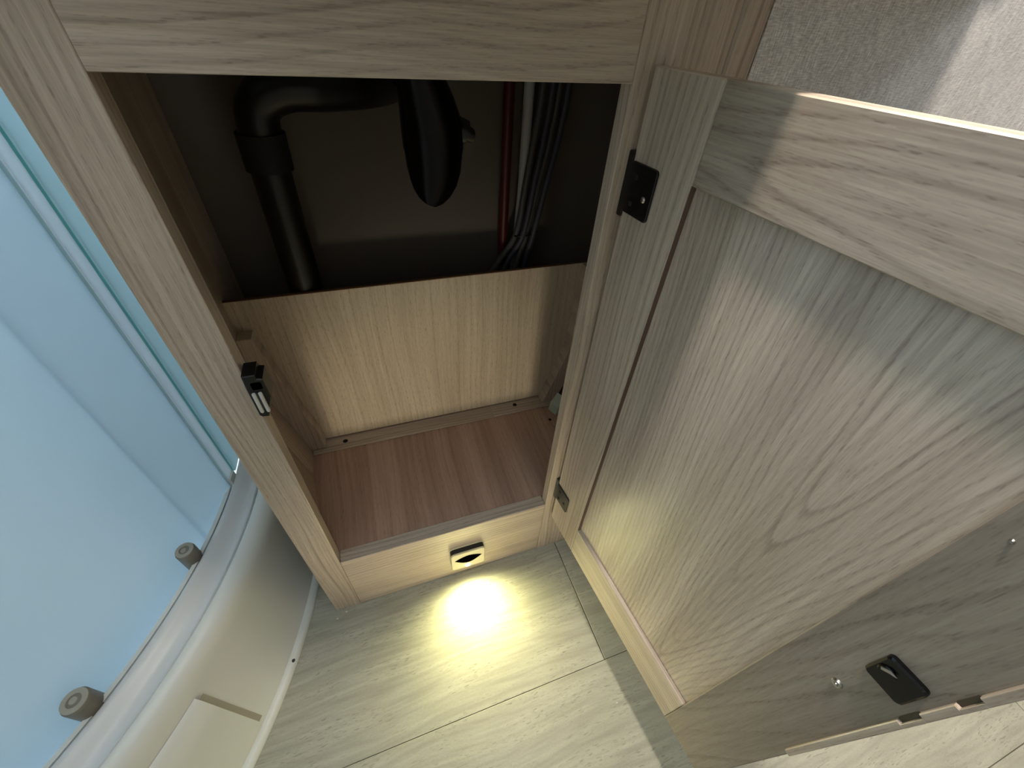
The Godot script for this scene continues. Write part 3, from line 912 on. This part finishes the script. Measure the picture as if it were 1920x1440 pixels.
func build_wall_lamp(p: Vector3, energy: float) -> void:
	var o := thing("wall_lamp", "small white wall spotlight on an arm above the basin", "wall lamp", Vector3(p.x, p.y, 0.0))
	put("rose", prism(circle(Vector2(0, 0.03), 0.03, 28), 0.0005, 0.012, 0.003), M.worktop, o)
	put("arm", tube([Vector3(0, 0.03, 0.010), Vector3(0, 0.045, p.z * 0.6), Vector3(0, 0.040, p.z)], [0.006, 0.006, 0.006], 14), M.worktop, o)
	put("shade", lathe([Vector2(0.0, 0.045), Vector2(0.018, 0.045), Vector2(0.028, 0.020), Vector2(0.030, 0.006), Vector2(0.027, 0.006), Vector2(0.024, 0.019), Vector2(0.0, 0.030)], 28), M.worktop, o, at(0, 0, p.z))
	put("bulb", lathe([Vector2(0.0, 0.016), Vector2(0.016, 0.016), Vector2(0.018, 0.011), Vector2(0.0, 0.008)], 24), glow(Color(1.0, 0.96, 0.9), 4.0), o, at(0, 0, p.z))
	var l := SpotLight3D.new()
	l.name = "wall_lamp_light"
	l.light_color = Color(1.0, 0.955, 0.90)
	l.light_energy = energy
	l.light_size = 0.028
	l.spot_range = 5.0
	l.spot_attenuation = 2.0
	l.spot_angle = 85.0
	l.spot_angle_attenuation = 1.0
	l.shadow_enabled = true
	l.transform = Transform3D(Basis.looking_at(Vector3(0.71, -0.70, 0.0)), Vector3(0.004, 0.002, p.z))
	o.add_child(l)

func build_fill_downlight(p: Vector3, energy: float) -> void:  # added downlight, brightens floor and wall right of the door
	var o := thing("fill_downlight", "added round ceiling downlight, out of view, brightening the floor right of the door", "ceiling lamp", Vector3(p.x, 2.04, p.z))
	put("rim", lathe([Vector2(0.05, -0.0005), Vector2(0.055, -0.012), Vector2(0.046, -0.016), Vector2(0.040, -0.010), Vector2(0.040, -0.0005)], 32), M.worktop, o)
	put("lens", lathe([Vector2(0.0, -0.004), Vector2(0.040, -0.004), Vector2(0.038, -0.008), Vector2(0.0, -0.009)], 28), glow(Color(1.0, 0.97, 0.93), 4.0), o)
	var l := SpotLight3D.new()
	l.name = "fill_downlight_beam"
	l.light_color = Color(1.0, 0.97, 0.93)
	l.light_energy = energy
	l.light_size = 0.04
	l.spot_range = 5.0
	l.spot_attenuation = 2.0
	l.spot_angle = 19.0
	l.spot_angle_attenuation = 0.5
	l.shadow_enabled = true
	l.position = Vector3(0, -0.02, 0)
	l.rotation = Vector3(-PI / 2, 0, 0)
	o.add_child(l)

func build_fill_spot(p: Vector3, energy: float) -> void:  # added fill spot with no known source, lights the cupboard interior
	var o := thing("fill_spot", "added oblong fill light low on the front wall, out of view, brightening the cupboard", "plinth light", p)
	put("back_box", prism(round_rect(-0.11, -0.06, 0.11, 0.06, 0.02), -0.0005, -0.016, 0.003), M.worktop, o)
	put("diffuser", prism(round_rect(-0.09, -0.04, 0.09, 0.04, 0.015), -0.016, -0.022, 0.002), glow(Color(1.0, 0.88, 0.68), 1.0), o)
	var l := SpotLight3D.new()
	l.name = "fill_spot_glow"
	l.light_color = Color(1.0, 0.955, 0.83)
	l.light_energy = energy
	l.light_size = 0.09
	l.spot_range = 4.0
	l.spot_attenuation = 2.0
	l.spot_angle = 17.0
	l.spot_angle_attenuation = 1.0
	l.shadow_enabled = true
	l.transform = Transform3D(Basis.looking_at(Vector3(0.19, 0.07, -1.2)), Vector3(0, 0, -0.026))
	o.add_child(l)

func build_ceiling_panel(called: String, label: String, category: String, p: Vector3, size: Vector2, energy: float, tint: Color) -> void:
	var o := thing(called, label, category, p)
	var s := mb()
	var hx := size.x * 0.5
	var hz := size.y * 0.5
	for q in [[-hx - 0.04, -hz - 0.04, hx + 0.04, -hz], [-hx - 0.04, hz, hx + 0.04, hz + 0.04], [-hx - 0.04, -hz, -hx, hz], [hx, -hz, hx + 0.04, hz]]:
		add_board(s, Vector3(q[0], -0.022, q[1]), Vector3(q[2], -0.0005, q[3]), 0, Vector2.ZERO, 0.003)
	put("frame", s.commit(), M.worktop, o)
	put("pane", board(Vector3(-hx, -0.010, -hz), Vector3(hx, -0.004, hz), 0), glow(tint, 0.8), o)
	var l := AreaLight3D.new()
	l.name = called + "_glow"
	l.light_color = tint
	l.light_energy = energy
	l.area_size = size * 0.96
	l.area_normalize_energy = true
	l.shadow_enabled = true
	l.position = Vector3(0, -0.024, 0)
	l.rotation = Vector3(-PI / 2, 0, 0)
	o.add_child(l)

func build_door_backlight(p: Vector3, energy: float) -> void:  # unseen lamp added so the milky door glows from behind
	var o := thing("door_backlight", "round cool white lamp added unseen behind the milky door to light it through", "shower lamp", Vector3(p.x, 2.04, p.z))
	put("base", lathe([Vector2(0.0, -0.0005), Vector2(0.07, -0.0005), Vector2(0.07, -0.012), Vector2(0.0, -0.014)], 32), M.worktop, o)
	put("dome", lathe([Vector2(0.062, -0.0145), Vector2(0.058, -0.030), Vector2(0.040, -0.045), Vector2(0.0, -0.052)], 32), glow(Color(0.85, 0.94, 1.0), 3.0), o)
	var l := OmniLight3D.new()
	l.name = "door_backlight_glow"
	l.light_color = Color(0.88, 0.95, 1.0)
	l.light_energy = energy
	l.light_size = 0.05
	l.omni_range = 5.0
	l.omni_attenuation = 2.0
	l.shadow_enabled = true
	l.position = Vector3(0, -0.12, 0)
	o.add_child(l)

# ---------------------------------------------------------------- bits on the floor
func build_crumbs() -> void:
	var spots := [[Vector2(-0.1719, 0.0144), 0.0016, "white crumb on the floor just off the cupboard's front left corner"], [Vector2(-0.1560, 0.0075), 0.0018, "flat white paint flake against the foot of the left stile"], [Vector2(0.2552, 0.2862), 0.0012, "tiny white crumb on the second floor plank near the open door"]]
	for q in spots:
		var r: float = q[1]
		var m := lathe([Vector2(0.0, r), Vector2(r * 0.6, r * 0.8), Vector2(r, r * 0.35), Vector2(r * 0.7, 0.0)], 7)
		tag(put("crumb", m, M.crumb, self, Transform3D(Basis.from_scale(Vector3(1.3, 0.9, 0.8)), Vector3(q[0].x, 0.0, q[0].y))), q[2], "crumb", "crumbs on the floor")
